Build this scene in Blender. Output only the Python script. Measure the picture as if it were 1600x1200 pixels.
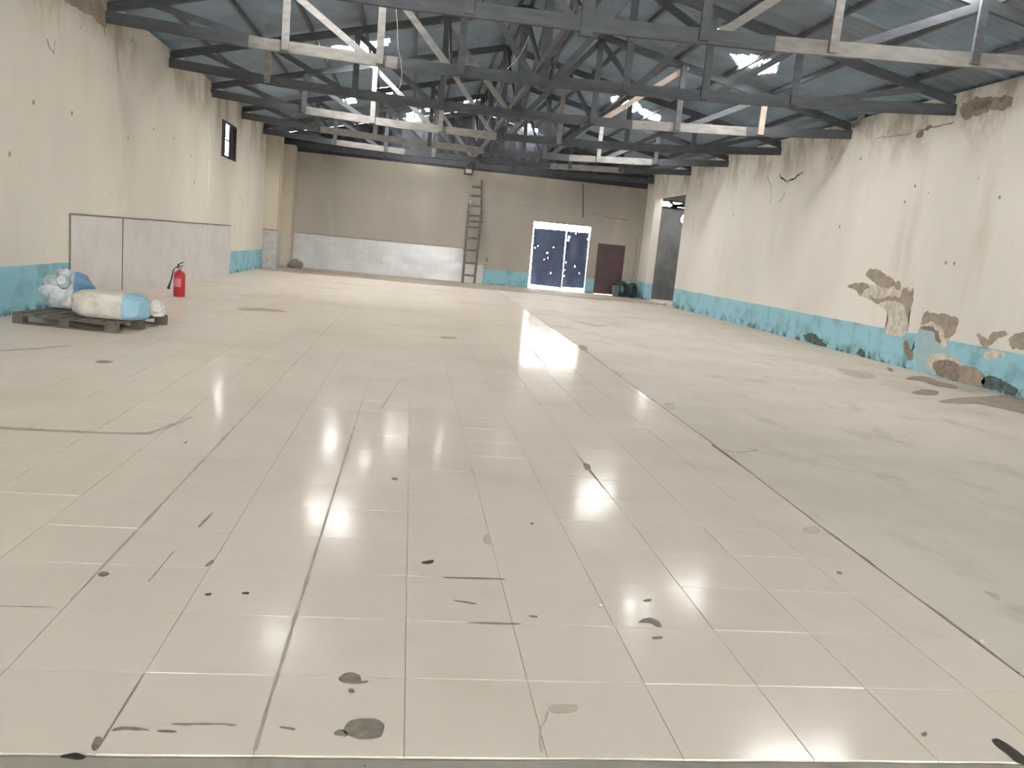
import bpy, bmesh, math, random
from mathutils import Vector, Matrix, noise
random.seed(7)
SC = bpy.context.scene
for o in list(bpy.data.objects): bpy.data.objects.remove(o)
COL = SC.collection
# ------------------------------------------------------------------ camera
F_PX, YAW, PITCH, ROLL, EYE = 1257.35, .137828, .166208, .095245, 1.5
fw = Vector((math.sin(YAW)*math.cos(PITCH), math.cos(YAW)*math.cos(PITCH), -math.sin(PITCH)))
rt = fw.cross(Vector((0, 0, 1))).normalized(); up = rt.cross(fw)
rt, up = rt*math.cos(ROLL)+up*math.sin(ROLL), -rt*math.sin(ROLL)+up*math.cos(ROLL)
cam = bpy.data.cameras.new('camera'); camo = bpy.data.objects.new('camera', cam); COL.objects.link(camo)
M = Matrix((rt, up, -fw)).transposed().to_4x4(); M.translation = (0, 0, EYE); camo.matrix_world = M
cam.sensor_width = 36; cam.lens = F_PX/1600*36; cam.clip_start = .05; cam.clip_end = 500
SC.camera = camo
# ------------------------------------------------------------------ world, exposure
SKY = 45.0
wd = bpy.data.worlds.new('world'); SC.world = wd; wd.use_nodes = True
bg = wd.node_tree.nodes['Background']; bg.inputs[0].default_value = (1, .985, .965, 1); bg.inputs[1].default_value = SKY
SC.view_settings.view_transform = 'Standard'; SC.view_settings.look = 'None'
SC.view_settings.exposure = 0.48; SC.view_settings.gamma = 1; SC.view_settings.use_curve_mapping = False
SC.cycles.diffuse_bounces = 7; SC.cycles.max_bounces = 12
def portal(name, loc, rot, sx, sy):
    l = bpy.data.lights.new(name, 'AREA'); l.shape = 'RECTANGLE'; l.size = sx; l.size_y = sy; l.energy = 1
    l.cycles.is_portal = True
    o = bpy.data.objects.new(name, l); COL.objects.link(o); o.location = loc; o.rotation_euler = rot
# ------------------------------------------------------------------ the hall, metres
XL, XR, YB, YF = -5.2, 9.19, 32.2, -9.0
XC, ZR, SL = 2.0, 6.6, (6.6-4.85)/7.6           # ridge line, ridge height, roof slope
WTOP = 4.88
def roofz(x): return ZR-SL*abs(x-XC)
def pray(x, y): return fw*F_PX+rt*(x-800)-up*(y-600)
def hit(x, y, ax, v):
    d = pray(x, y); o = Vector((0, 0, EYE)); return o+d*((v-o[ax])/d[ax])
def G(x, y, z=0): return hit(x, y, 2, z)          # on the floor
def WB(x, y): return hit(x, y, 1, YB)             # on the back wall
def WR(x, y): return hit(x, y, 0, XR)
def WL(x, y): return hit(x, y, 0, XL)
def RF(x, y):                                     # on the roof
    d = pray(x, y); o = Vector((0, 0, EYE))
    for s in (-1, 1):
        n = Vector((s*SL, 0, 1)); t = (ZR+s*SL*XC-n.dot(o))/n.dot(d); P = o+d*t
        if t > 0 and s*(P.x-XC) >= 0: return P
# ------------------------------------------------------------------ materials
class NT:
    def __init__(s, name):
        s.m = bpy.data.materials.new(name); s.m.use_nodes = True; s.t = s.m.node_tree
        s.b = s.t.nodes['Principled BSDF']; s.pos = s.n('ShaderNodeNewGeometry').outputs['Position']
    def n(s, k, **kw):
        x = s.t.nodes.new(k)
        for a, v in kw.items(): setattr(x, a, v)
        return x
    def lk(s, a, b):
        if isinstance(a, (int, float)): b.default_value = a
        elif isinstance(a, (tuple, list)): b.default_value = (*a, 1) if len(a) == 3 and b.type == 'RGBA' else a
        else: s.t.links.new(a, b)
    def math(s, op, a, b=0, clamp=False):
        x = s.n('ShaderNodeMath', operation=op, use_clamp=clamp); s.lk(a, x.inputs[0]); s.lk(b, x.inputs[1]); return x.outputs[0]
    def noise(s, scale, detail=4, rough=.55, sc=(1, 1, 1), dist=0, off=(0, 0, 0)):
        mp = s.n('ShaderNodeMapping'); s.lk(s.pos, mp.inputs[0]); mp.inputs['Scale'].default_value = sc; mp.inputs['Location'].default_value = off
        x = s.n('ShaderNodeTexNoise'); s.lk(mp.outputs[0], x.inputs['Vector'])
        x.inputs['Scale'].default_value = scale; x.inputs['Detail'].default_value = detail; x.inputs['Roughness'].default_value = rough; x.inputs['Distortion'].default_value = dist
        return x.outputs['Fac']
    def ramp(s, f, a, b):
        if a > b: return s.math('SUBTRACT', 1, s.ramp(f, b, a))
        x = s.n('ShaderNodeMapRange', interpolation_type='SMOOTHSTEP'); s.lk(f, x.inputs[0]); x.inputs[1].default_value = a; x.inputs[2].default_value = b; return x.outputs[0]
    def mix(s, f, a, b):
        x = s.n('ShaderNodeMix', data_type='RGBA'); s.lk(f, x.inputs[0]); s.lk(a, x.inputs[6]); s.lk(b, x.inputs[7]); return x.outputs[2]
    def sep(s):
        x = s.n('ShaderNodeSeparateXYZ'); s.lk(s.pos, x.inputs[0]); return x.outputs
    def bump(s, h, st, d=.01):
        x = s.n('ShaderNodeBump'); s.lk(h, x.inputs['Height']); x.inputs['Strength'].default_value = st; x.inputs['Distance'].default_value = d; s.lk(x.outputs[0], s.b.inputs['Normal'])
    def out(s, col, rough=.6, metal=0, spec=.5):
        s.lk(col, s.b.inputs['Base Color']); s.lk(rough, s.b.inputs['Roughness']); s.b.inputs['Metallic'].default_value = metal
        s.b.inputs['Specular IOR Level'].default_value = spec; return s.m
def plain(name, a, b=None, rough=.6, metal=0, scale=8, sc=(1, 1, 1), bump=0, spec=.5):
    t = NT(name); b = b or tuple(c*.75 for c in a); f = t.noise(scale, 4, .6, sc)
    if bump: t.bump(f, bump)
    return t.out(t.mix(t.ramp(f, .3, .7), a, b), rough, metal, spec)
CREAM, CREAM2, BLUE = (.71, .665, .58), (.58, .525, .44), (.28, .52, .60)
def wall_mat(name, dado=.65, cream=CREAM, blue=BLUE, hasblue=True, moldh=.16):
    t = NT(name); x, y, z = t.sep()
    c = t.mix(t.ramp(t.noise(.35, 3, .5, (1, 1, .45)), .42, .68), cream, tuple(v*.88 for v in cream))
    c = t.mix(t.ramp(t.noise(.8, 5, .6, (1, 1, .22), 0, (3, 1, 0)), .56, .9), c, CREAM2)        # runs down the wall
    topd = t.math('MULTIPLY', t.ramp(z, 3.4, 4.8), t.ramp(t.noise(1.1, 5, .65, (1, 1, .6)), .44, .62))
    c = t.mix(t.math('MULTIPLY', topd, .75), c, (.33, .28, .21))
    c = t.mix(t.ramp(t.noise(7, 3, .6, (1, 1, 1), .6), .735, .765), c, (.26, .22, .18))          # nicks and nail holes
    bl = t.mix(t.ramp(t.noise(2.2, 5, .65), .45, .75), blue, tuple(v*.62 for v in blue))
    mold = t.math('MULTIPLY', t.ramp(z, moldh, 0), t.ramp(t.noise(3.0, 6, .7), .44, .62))
    bl = t.mix(mold, bl, (.07, .10, .085))
    if hasblue:
        zz = t.math('ADD', z, t.math('MULTIPLY', t.noise(1.5, 3), .035))
        f = t.math('LESS_THAN', zz, dado+.017); c = t.mix(f, c, bl)
    else:
        c = t.mix(t.math('MULTIPLY', mold, .7), c, (.2, .18, .15))
    t.bump(t.noise(5, 6, .6), .25, .02)
    return t.out(c, .75, 0, .25)
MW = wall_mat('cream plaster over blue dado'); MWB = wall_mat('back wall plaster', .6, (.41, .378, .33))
def tile_mat():
    t = NT('glazed beige floor tile'); x, y, z = t.sep()
    cell = t.n('ShaderNodeCombineXYZ'); t.lk(t.math('FLOOR', t.math('DIVIDE', t.math('SUBTRACT', x, .085), .43)), cell.inputs[0]); t.lk(t.math('FLOOR', t.math('DIVIDE', t.math('SUBTRACT', y, 2.16), .435)), cell.inputs[1])
    w = t.n('ShaderNodeTexWhiteNoise', noise_dimensions='2D'); t.lk(cell.outputs[0], w.inputs['Vector'])
    c = t.mix(t.math('MULTIPLY', w.outputs['Value'], .35), (.69, .61, .52), (.63, .55, .465))
    c = t.mix(t.math('MULTIPLY', t.ramp(t.noise(.55, 5, .6), .45, .75), .6), c, (.56, .48, .395))
    c = t.mix(t.math('MULTIPLY', t.ramp(t.noise(2.4, 6, .65, (1, .7, 1)), .45, .85), .3), c, (.52, .455, .38))
    c = t.mix(t.ramp(t.noise(14, 3, .6), .75, .78), c, (.28, .24, .19))
    r = t.math('ADD', t.math('ADD', .11, t.math('MULTIPLY', t.ramp(t.noise(5, 6, .7), .35, .8), .065)), t.math('ADD', t.math('MULTIPLY', t.ramp(y, 15, 25), .04), t.math('MULTIPLY', t.ramp(x, -1.2, -3.6), .02)))
    t.bump(t.noise(1.6, 2), .05, .02)
    t.b.inputs['Coat Weight'].default_value = .34; t.b.inputs['Coat IOR'].default_value = 1.45; t.lk(r, t.b.inputs['Coat Roughness'])
    return t.out(c, .9, 0, .0)
MTILE = tile_mat()
def grout_mat():
    t = NT('dirty tile grout')
    c = t.mix(t.ramp(t.noise(1.3, 4, .6, (1, 1, 1)), .46, .72), (.55, .49, .40), (.22, .185, .145))
    return t.out(c, .8)
MGROUT = grout_mat()
def conc_mat(name, a, b, d, rough=.5):
    t = NT(name)
    c = t.mix(t.ramp(t.noise(.45, 5, .6), .38, .7), a, b)
    c = t.mix(t.math('MULTIPLY', t.ramp(t.noise(1.5, 6, .7, (1, .6, 1), .5), .5, .72), .7), c, d)
    c = t.mix(t.ramp(t.noise(22, 3, .7), .68, .74), c, tuple(v*.6 for v in d))
    t.bump(t.noise(9, 6, .7), .35, .015)
    return t.out(c, rough, 0, .12)
MCONC = conc_mat('worn screed', (.62, .56, .485), (.53, .475, .405), (.43, .38, .32), .68)
MTHRESH = conc_mat('rough threshold concrete', (.34, .31, .265), (.26, .235, .2), (.15, .13, .11), .9)
MGROUND = conc_mat('outside yard', (.6, .57, .52), (.5, .47, .42), (.42, .39, .35), .8)
MDARK = plain('black grime', (.05, .042, .035), (.02, .018, .015), .8)
MSTAIN = plain('dark dust stain', (.16, .135, .105), (.25, .21, .165), .65, 0, 25)
MSTAIN2 = plain('brown damp stain', (.22, .17, .125), (.34, .28, .22), .6, 0, 4)
MSMUDGE = plain('pale dust smear', (.40, .345, .275), (.48, .42, .34), .6, 0, 9)
MSHEET = plain('weathered roofing sheet', (.235, .31, .39), (.165, .22, .28), .55, .1, 1.6, (1, .4, 1))
MSHEET2 = plain('rusty roofing sheet', (.23, .285, .34), (.19, .215, .24), .6, .1, 1.2)
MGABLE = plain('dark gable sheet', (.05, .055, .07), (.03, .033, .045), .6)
MDWOOD = plain('dark creosoted timber', (.055, .061, .070), (.082, .088, .097), .75, 0, 3, (1, 1, 5))
MLITWOOD = plain('timber with painted light', (.24, .23, .215), (.165, .158, .148), .7, 0, 4, (1, 1, 3))  # brighter timber: light falling on truss members is painted into their colour
MNWOOD = plain('fresh timber', (.46, .38, .32), (.36, .29, .24), .65, 0, 4)
MPURL = plain('purlin timber', (.09, .095, .105), (.12, .125, .135), .75, 0, 3)
MWHITE = plain('white wall board', (.66, .63, .61), (.58, .55, .53), .35, 0, 2)
MWTILE = plain('glossy white wall tile', (.60, .61, .61), (.50, .51, .51), .22, 0, 1.2)
MPALLET = plain('grey pallet wood', (.135, .117, .093), (.075, .065, .052), .8, 0, 6)
MNAVY = plain('navy painted steel', (.065, .095, .18), (.045, .07, .14), .45, .1, 3)  # navy paint, lightened to carry the bluish glare of daylight around the leaves
MMAROON = plain('maroon painted steel', (.11, .058, .062), (.085, .045, .05), .5, 0, 3)
MGREY = plain('bare grey blockwork', (.17, .17, .17), (.12, .12, .12), .85, 0, 2, bump=.4)
MSTEEL = plain('dark steel', (.045, .045, .05), None, .5, .5)
MRED = plain('red enamel', (.44, .025, .035), (.36, .02, .03), .3)
MPINK = plain('faded red label', (.55, .17, .19), (.48, .12, .14), .5, 0, 30)
MBLACK = plain('black rubber', (.02, .02, .02), (.035, .035, .035), .7)
MLADDER = plain('brown steel ladder', (.16, .135, .115), (.11, .09, .075), .6)
MALU = plain('dull aluminium', (.52, .50, .47), (.4, .38, .36), .4, .6)
def emit(name, col, st):
    t = NT(name); t.b.inputs['Emission Color'].default_value = (*col, 1); t.b.inputs['Emission Strength'].default_value = st; return t.out(col, .4)
def glass(name, col, rough):
    t = NT(name); t.b.inputs['Transmission Weight'].default_value = .9; return t.out(col, rough)
# ------------------------------------------------------------------ builders
def link(name, me, mat=None, parent=None, kind=None):
    if mat: me.materials.append(mat)
    o = bpy.data.objects.new(name, me); COL.objects.link(o)
    if parent: o.parent = parent
    if kind: o['kind'] = kind
    return o
def fin(name, bm, mat, parent=None, kind=None, smooth=False):
    bmesh.ops.recalc_face_normals(bm, faces=bm.faces[:])
    me = bpy.data.meshes.new(name); bm.to_mesh(me); bm.free()
    if smooth:
        for p in me.polygons: p.use_smooth = True
    return link(name, me, mat, parent, kind)
def tag(o, label, cat, group=None):
    o['label'] = label; o['category'] = cat
    if group: o['group'] = group
    return o
def empty(name, loc=(0, 0, 0), rz=0, kind=None):
    o = bpy.data.objects.new(name, None); COL.objects.link(o); o.location = loc; o.rotation_euler = (0, 0, rz); o.empty_display_size = .2
    if kind: o['kind'] = kind
    return o
def box(bm, a, b):
    v = [bm.verts.new((x, y, z)) for z in (a[2], b[2]) for y in (a[1], b[1]) for x in (a[0], b[0])]
    for f in ((0, 1, 3, 2), (4, 6, 7, 5), (0, 4, 5, 1), (2, 3, 7, 6), (0, 2, 6, 4), (1, 5, 7, 3)): bm.faces.new([v[i] for i in f])
    return v
def beam(bm, p, q, w, d, upv=(0, 0, 1)):
    p, q = Vector(p), Vector(q); a = (q-p).normalized(); u = Vector(upv)
    if abs(a.dot(u)) > .98: u = Vector((0, 1, 0))
    s = a.cross(u).normalized()*w/2; u = s.cross(a).normalized()*d/2
    r = [[bm.verts.new(c+i*s+j*u) for i, j in ((-1, -1), (1, -1), (1, 1), (-1, 1))] for c in (p, q)]
    bm.faces.new(r[0]); bm.faces.new(r[1])
    for k in range(4): bm.faces.new((r[0][k], r[0][(k+1) % 4], r[1][(k+1) % 4], r[1][k]))
def tube(bm, pts, r, n=8, cap=True):
    pts = [Vector(p) for p in pts]; rr = r if isinstance(r, (list, tuple)) else [r]*len(pts); rings = []
    for i, p in enumerate(pts):
        a = (pts[min(i+1, len(pts)-1)]-pts[max(i-1, 0)]).normalized(); u = Vector((0, 0, 1)) if abs(a.z) < .9 else Vector((1, 0, 0))
        s = a.cross(u).normalized(); u = s.cross(a)
        rings.append([bm.verts.new(p+(s*math.cos(2*math.pi*k/n)+u*math.sin(2*math.pi*k/n))*rr[i]) for k in range(n)])
    for A, B in zip(rings, rings[1:]):
        for k in range(n): bm.faces.new((A[k], A[(k+1) % n], B[(k+1) % n], B[k]))
    if cap: bm.faces.new(rings[0]); bm.faces.new(rings[-1])
def lathe(bm, prof, n=24, c=(0, 0, 0)):
    rings = [[bm.verts.new((c[0]+r*math.cos(2*math.pi*k/n), c[1]+r*math.sin(2*math.pi*k/n), c[2]+z)) for k in range(n)] for r, z in prof]
    for A, B in zip(rings, rings[1:]):
        for k in range(n): bm.faces.new((A[k], A[(k+1) % n], B[(k+1) % n], B[k]))
    bm.faces.new(rings[0]); bm.faces.new(rings[-1])
def slab(name, mat, ax, v0, v1, u0, u1, z0, z1, holes=(), kind='structure', topf=None):
    """wall slab normal to axis ax (0:x, 1:y) between v0 and v1, with rectangular holes (u0,u1,z0,z1)"""
    us = sorted({u0, u1, *[h[0] for h in holes], *[h[1] for h in holes]}); zs = sorted({z0, z1, *[h[2] for h in holes], *[h[3] for h in holes]})
    bm = bmesh.new(); solid = lambda i, j: 0 <= i < len(us)-1 and 0 <= j < len(zs)-1 and not any(h[0] <= (us[i]+us[i+1])/2 <= h[1] and h[2] <= (zs[j]+zs[j+1])/2 <= h[3] for h in holes)
    P = lambda v, u, z: bm.verts.new((v, u, z) if ax == 0 else (u, v, z))
    for i in range(len(us)-1):
        for j in range(len(zs)-1):
            if not solid(i, j): continue
            a, b, c, d = us[i], us[i+1], zs[j], zs[j+1]
            for v in (v0, v1): bm.faces.new([P(v, a, c), P(v, b, c), P(v, b, d), P(v, a, d)])
            if not solid(i-1, j): bm.faces.new([P(v0, a, c), P(v1, a, c), P(v1, a, d), P(v0, a, d)])
            if not solid(i+1, j): bm.faces.new([P(v0, b, c), P(v1, b, c), P(v1, b, d), P(v0, b, d)])
            if not solid(i, j-1): bm.faces.new([P(v0, a, c), P(v1, a, c), P(v1, b, c), P(v0, b, c)])
            if not solid(i, j+1): bm.faces.new([P(v0, a, d), P(v1, a, d), P(v1, b, d), P(v0, b, d)])
    bmesh.ops.remove_doubles(bm, verts=bm.verts[:], dist=1e-4)
    return fin(name, bm, mat, None, kind)
def ragged(pts, amp, sub=5, seed=0):
    out = []
    N = len(pts)
    for i, p in enumerate(pts):
        a, q, d = pts[i-1], pts[(i+1) % N], pts[(i+2) % N]
        for k in range(sub):
            t = k/sub; r = .5*((2*p)+(q-a)*t+(2*a-5*p+4*q-d)*t*t+(3*p-a-3*q+d)*t**3); n = noise.noise_vector(r*9+Vector((seed*7.3, seed, 0)))+.6*noise.noise_vector(r*31+Vector((seed, 0, 3)))
            out.append(r+n*amp)
    return out
def flake(name, pts, nrm, th, mat, parent, amp=.02, sub=5, seed=0, lift=0):
    """a thin irregular piece lying on a surface with normal nrm"""
    n = Vector(nrm); P = [p-n*(p-pts[0]).dot(n) for p in ragged(pts, amp, sub, seed)]
    bm = bmesh.new(); A = [bm.verts.new(p+n*lift) for p in P]; cen = sum(P, Vector())/len(P)
    B = [bm.verts.new(cen+(p-cen)*.985+n*(th+lift)) for p in P]
    for k in range(len(A)): bm.faces.new((A[k], A[(k+1) % len(A)], B[(k+1) % len(A)], B[k]))
    bm.faces.new(B); bmesh.ops.triangulate(bm, faces=[f for f in bm.faces if len(f.verts) > 4])
    return fin(name, bm, mat, parent)
# ------------------------------------------------------------------ ground and floors
bm = bmesh.new(); box(bm, (-80, -60, -.5), (90, 110, -.06)); fin('yard_ground', bm, MGROUND, None, 'structure')
EDGE = [(-.0, 2.50), (2.7, 2.55), (4.42, 2.60), (6.26, 2.69), (8.97, 2.76), (13, 2.87), (19.2, 2.96), (33, 3.05)]
def edge(y):
    for (a, b), (c, d) in zip(EDGE, EDGE[1:]):
        if a <= y <= c: return b+(d-b)*(y-a)/(c-a)
    return EDGE[-1][1]
TX, TY, OX, OY, GAP = .43, .435, .085, 2.16, .0035
floor = empty('floor', (0, 0, 0), 0, 'structure')
bm = bmesh.new()
box(bm, (XL-.1, OY+.002, -.055), (2.5, YB, -.0040)); o = fin('grout_bed', bm, MGROUT, floor)
unit = bmesh.new(); box(unit, (GAP/2-TX/2, GAP/2-TY/2, -.010), (TX/2-GAP/2, TY/2-GAP/2, 0))
bmesh.ops.recalc_face_normals(unit, faces=unit.faces[:]); bmesh.ops.bevel(unit, geom=[e for e in unit.edges if all(abs(v.co.z) < 1e-6 for v in e.verts)], offset=.0015, segments=1)
TILE = bpy.data.meshes.new('tile'); unit.to_mesh(TILE); unit.free(); TILE.materials.append(MTILE)
cells = []
for i in range(-13, 8):
    for j in range(0, 70):
        x0, y0 = OX+i*TX, OY+j*TY
        if x0+TX < XL or y0+TY > YB+.3: continue
        if y0+TY > 29.0: continue
        e0, e1 = edge(y0), edge(y0+TY)
        if x0 > min(e0, e1)-.03: continue
        c = Vector((x0+TX/2, y0+TY/2, -EYE)); dz = c.dot(fw); px = 800+F_PX*c.dot(rt)/dz; py = 600-F_PX*c.dot(up)/dz
        vis = -90 < px < 1690 and py < 1290
        cells.append((-1/dz**2 if vis else 1, x0, y0, e0, e1))
cells.sort()
def tile_quad(bm, x0, y0, e0, e1, dz=(0, 0, 0, 0)):
    xa = x0+GAP/2 if x0 > XL else XL; xb0, xb1 = min(x0+TX-GAP/2, e0), min(x0+TX-GAP/2, e1); ya, yb = y0+GAP/2, min(y0+TY-GAP/2, YB)
    c = [(xa, ya), (xb0, ya), (xb1, yb), (xa, yb)]
    T = [bm.verts.new((x, y, dz[k])) for k, (x, y) in enumerate(c)]; B = [bm.verts.new((x, y, -.01)) for x, y in c]
    bm.faces.new(T); 
    for k in range(4): bm.faces.new((T[k], T[(k+1) % 4], B[(k+1) % 4], B[k]))
rest = bmesh.new()
for n, (s, x0, y0, e0, e1) in enumerate(cells):
    if n < 296 and s < 0:
        if x0+TX < min(e0, e1) and x0 > XL:
            o = link('tile', TILE, None, floor); o.location = (x0+TX/2, y0+TY/2, random.uniform(-.0004, .0004))
            o.rotation_euler = (max(-.005, min(.005, random.gauss(0, .0022))), max(-.005, min(.005, random.gauss(0, .0022))), 0)
        else:
            b = bmesh.new(); tile_quad(b, x0, y0, e0, e1); fin('tile', b, MTILE, floor)
    else:
        tile_quad(rest, x0, y0, e0, e1, [random.uniform(-.0009, .0009) for _ in range(4)])
fin('distant_tile', rest, MTILE, floor, 'stuff')
# worn screed beside the tiles, with a broken edge
bm = bmesh.new(); ys = [OY-.02+k*.06 for k in range(int((YB-OY)/.06)+2)]
L = []
for y in ys:
    g = .007+.016*max(0, noise.noise(Vector((y*1.1, 3, 0))))+.016*max(0, noise.noise(Vector((y*6, 9, 0))))
    L.append(bm.verts.new((edge(y)+g, min(y, YB), .004+.004*noise.noise(Vector((y*2, 0, 5))))))
Rr = [bm.verts.new((XR+.1, min(y, YB), .002)) for y in ys]; Lb = [bm.verts.new((v.co.x+.004, v.co.y, -.05)) for v in L]
for k in range(len(ys)-1):
    bm.faces.new((L[k], Rr[k], Rr[k+1], L[k+1])); bm.faces.new((Lb[k], L[k], L[k+1], Lb[k+1]))
scr = fin('concrete_floor', bm, MCONC, None, 'structure')
bm = bmesh.new(); box(bm, (2.4, OY-.02, -.056), (XR+.2, YB, -.03)); fin('subfloor', bm, MDARK, scr)
MBARE = conc_mat('bare dusty brown screed', (.42, .36, .30), (.33, .28, .23), (.24, .20, .165), .85)
bm = bmesh.new(); nb = 120; fr = [bm.verts.new((XL+(XR-XL)*k/nb, 28.3+.25*noise.noise(Vector((k*.35, 1, 0))), .008)) for k in range(nb+1)]; bk_ = [bm.verts.new((v.co.x, YB, .010)) for v in fr]; lo = [bm.verts.new((v.co.x, v.co.y, -.02)) for v in fr]
for k in range(nb): bm.faces.new((fr[k], fr[k+1], bk_[k+1], bk_[k])); bm.faces.new((lo[k], lo[k+1], fr[k+1], fr[k]))
fin('bare_screed_strip', bm, MBARE, None, 'structure')
# threshold strip in front of the tiles
bm = bmesh.new(); N = 150; top = [[bm.verts.new((XL+(XR-XL)*k/N, y if y < 2 else y-.003-.007*abs(noise.noise(Vector((k*.9, 0, 0)))), -.0025+.003*noise.noise(Vector((k*.7, y*3, 1))))) for k in range(N+1)] for y in (YF-4, 0, 1.2, 1.8, 2.0, OY-.004)]
for a, b in zip(top, top[1:]):
    for k in range(N): bm.faces.new((a[k], a[k+1], b[k+1], b[k]))
fin('threshold_floor', bm, MTHRESH, None, 'structure')
bm = bmesh.new(); box(bm, (XL, OY-.08, -.058), (XR, OY+.002, -.03)); fin('subfloor', bm, MDARK, floor)
# ------------------------------------------------------------------ walls
WIN = (23.0, 24.75, 3.2, 4.15)
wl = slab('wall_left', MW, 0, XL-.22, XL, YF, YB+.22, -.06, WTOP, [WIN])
DR = (27.42, 31.0, -.06, 3.95)
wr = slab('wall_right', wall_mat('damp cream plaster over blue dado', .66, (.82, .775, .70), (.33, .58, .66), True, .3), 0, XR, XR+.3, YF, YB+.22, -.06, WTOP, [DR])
ga, gb = WB(829.5, 400), WB(919, 400); GX0, GX1, GZ = ga.x, gb.x, WB(836, 346).z
d0, d1 = WB(935, 380), WB(969, 458); DX0, DX1, DZ = d0.x, d1.x, d0.z
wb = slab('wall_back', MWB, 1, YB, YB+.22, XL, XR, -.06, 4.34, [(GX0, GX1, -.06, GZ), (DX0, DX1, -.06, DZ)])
EN = (.6, 3.4, -.06, 2.6)  # unseen entrance, added behind the camera and sized for the light it lets in
slab('wall_front', MW, 1, YF-.22, YF, XL, XR, -.06, WTOP, [EN])
portal('entrance_portal', ((EN[0]+EN[1])/2, YF-.1, 1.27), (math.radians(90), 0, math.radians(180)), EN[1]-EN[0], 2.6)
# pilasters on the left wall near the back
bm = bmesh.new(); box(bm, (XL-.02, 29.6, 0), (-4.72, 30.3, 4.62)); bmesh.ops.bevel(bm, geom=bm.edges[:], offset=.05, segments=3)
o = fin('pilaster', bm, wall_mat('pilaster plaster', .6, (.56, .50, .40), BLUE, False), wl)
bm = bmesh.new(); box(bm, (XL-.02, 31.55, 0), (-4.52, YB+.02, 4.5)); bmesh.ops.bevel(bm, geom=bm.edges[:], offset=.05, segments=3)
o2 = fin('pilaster', bm, o.data.materials[0], wl)
for yy in (21.9,):
    bm = bmesh.new(); box(bm, (XL-.03, yy-.25, 1.4), (XL+.035, yy+.25, 4.62)); bmesh.ops.bevel(bm, geom=bm.edges[:], offset=.03, segments=2); fin('pilaster', bm, MW, wl)
# gable above the back wall
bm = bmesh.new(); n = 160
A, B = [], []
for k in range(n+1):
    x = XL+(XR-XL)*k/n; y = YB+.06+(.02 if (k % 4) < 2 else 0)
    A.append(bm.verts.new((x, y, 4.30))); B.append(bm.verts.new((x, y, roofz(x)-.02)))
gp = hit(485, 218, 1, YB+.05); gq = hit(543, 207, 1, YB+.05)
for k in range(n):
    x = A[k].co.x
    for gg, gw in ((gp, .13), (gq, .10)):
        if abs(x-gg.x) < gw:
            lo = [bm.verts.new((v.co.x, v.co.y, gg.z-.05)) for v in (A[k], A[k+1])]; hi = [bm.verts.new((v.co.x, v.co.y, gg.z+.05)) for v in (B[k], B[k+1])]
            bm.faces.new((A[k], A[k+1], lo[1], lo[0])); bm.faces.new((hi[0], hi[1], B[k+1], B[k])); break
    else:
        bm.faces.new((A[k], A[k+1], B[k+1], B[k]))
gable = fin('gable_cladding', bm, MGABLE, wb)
# ------------------------------------------------------------------ roof: corrugated sheets with missing pieces
def poly(*px):
    P = [RF(*p) for p in px]; c = sum(P, Vector())/len(P); return [c+(p-c)*1.15 for p in P]  # gaps enlarged about their centre to stand in for the glow around them
HOLES = [poly((519, 73), (548, 72), (549, 82), (522, 83)), poly((552, 66), (573, 64), (575, 84), (553, 84)), poly((577, 66), (590, 65), (590, 80), (578, 80)), poly((596, 62), (607, 61), (607, 70), (597, 70)),
 poly((536, 151), (554, 149), (556, 160), (538, 162)), poly((584, 139), (611, 136), (612, 146), (587, 151)),
 poly((636, 178), (655, 173), (656, 180), (638, 187)), poly((665, 170), (671, 169), (671, 174), (666, 174)),
 poly((725, 153), (733, 152), (733, 160), (726, 161)), poly((736, 152), (746, 150), (748, 156), (738, 159)),
 poly((821, 195), (828, 194), (828, 202), (821, 202)), poly((831, 200), (840, 202), (838, 207), (831, 205)), poly((812, 22), (817, 21), (818, 28), (812, 28)),
 poly((1092, 52), (1100, 40), (1114, 41), (1114, 62), (1094, 60)), poly((1121, 50), (1132, 49), (1133, 60), (1121, 61)),
 poly((1146, 87), (1188, 88), (1190, 97), (1172, 105), (1156, 101)), poly((1184, 107), (1200, 94), (1216, 95), (1209, 112), (1186, 115)),
 poly((955, 152), (965, 151), (963, 158), (956, 158)), poly((972, 159), (983, 155), (985, 168), (973, 168)), poly((986, 164), (996, 161), (1003, 171), (989, 174)), poly((1000, 175), (1006, 171), (1031, 181), (1027, 188), (1012, 184))]
def rect(x0, x1, y0, y1): return [Vector((x0, y0, 0)), Vector((x1, y0, 0)), Vector((x1, y1, 0)), Vector((x0, y1, 0))]
OUTF = [rect(-2.1, -1.2, 13.2, 13.8), rect(-2.0, -1.2, 7.5, 8.1), rect(5.4, 7.0, 10.1, 10.7)]   # unseen gaps: first and last inferred from floor glints, second added for light
HOLES += OUTF
def inside(x, y, P):
    c = False
    for i in range(len(P)):
        a, b = P[i], P[i-1]
        if (a.y > y) != (b.y > y) and x < (b.x-a.x)*(y-a.y)/(b.y-a.y)+a.x: c = not c
    return c
ceiling = empty('ceiling', (0, 0, 0), 0, 'structure')
SW, SR = .96, 3
y0r, y1r = YF-.6, YB+.7
ncol = int((y1r-y0r)/SW)+1
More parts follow.
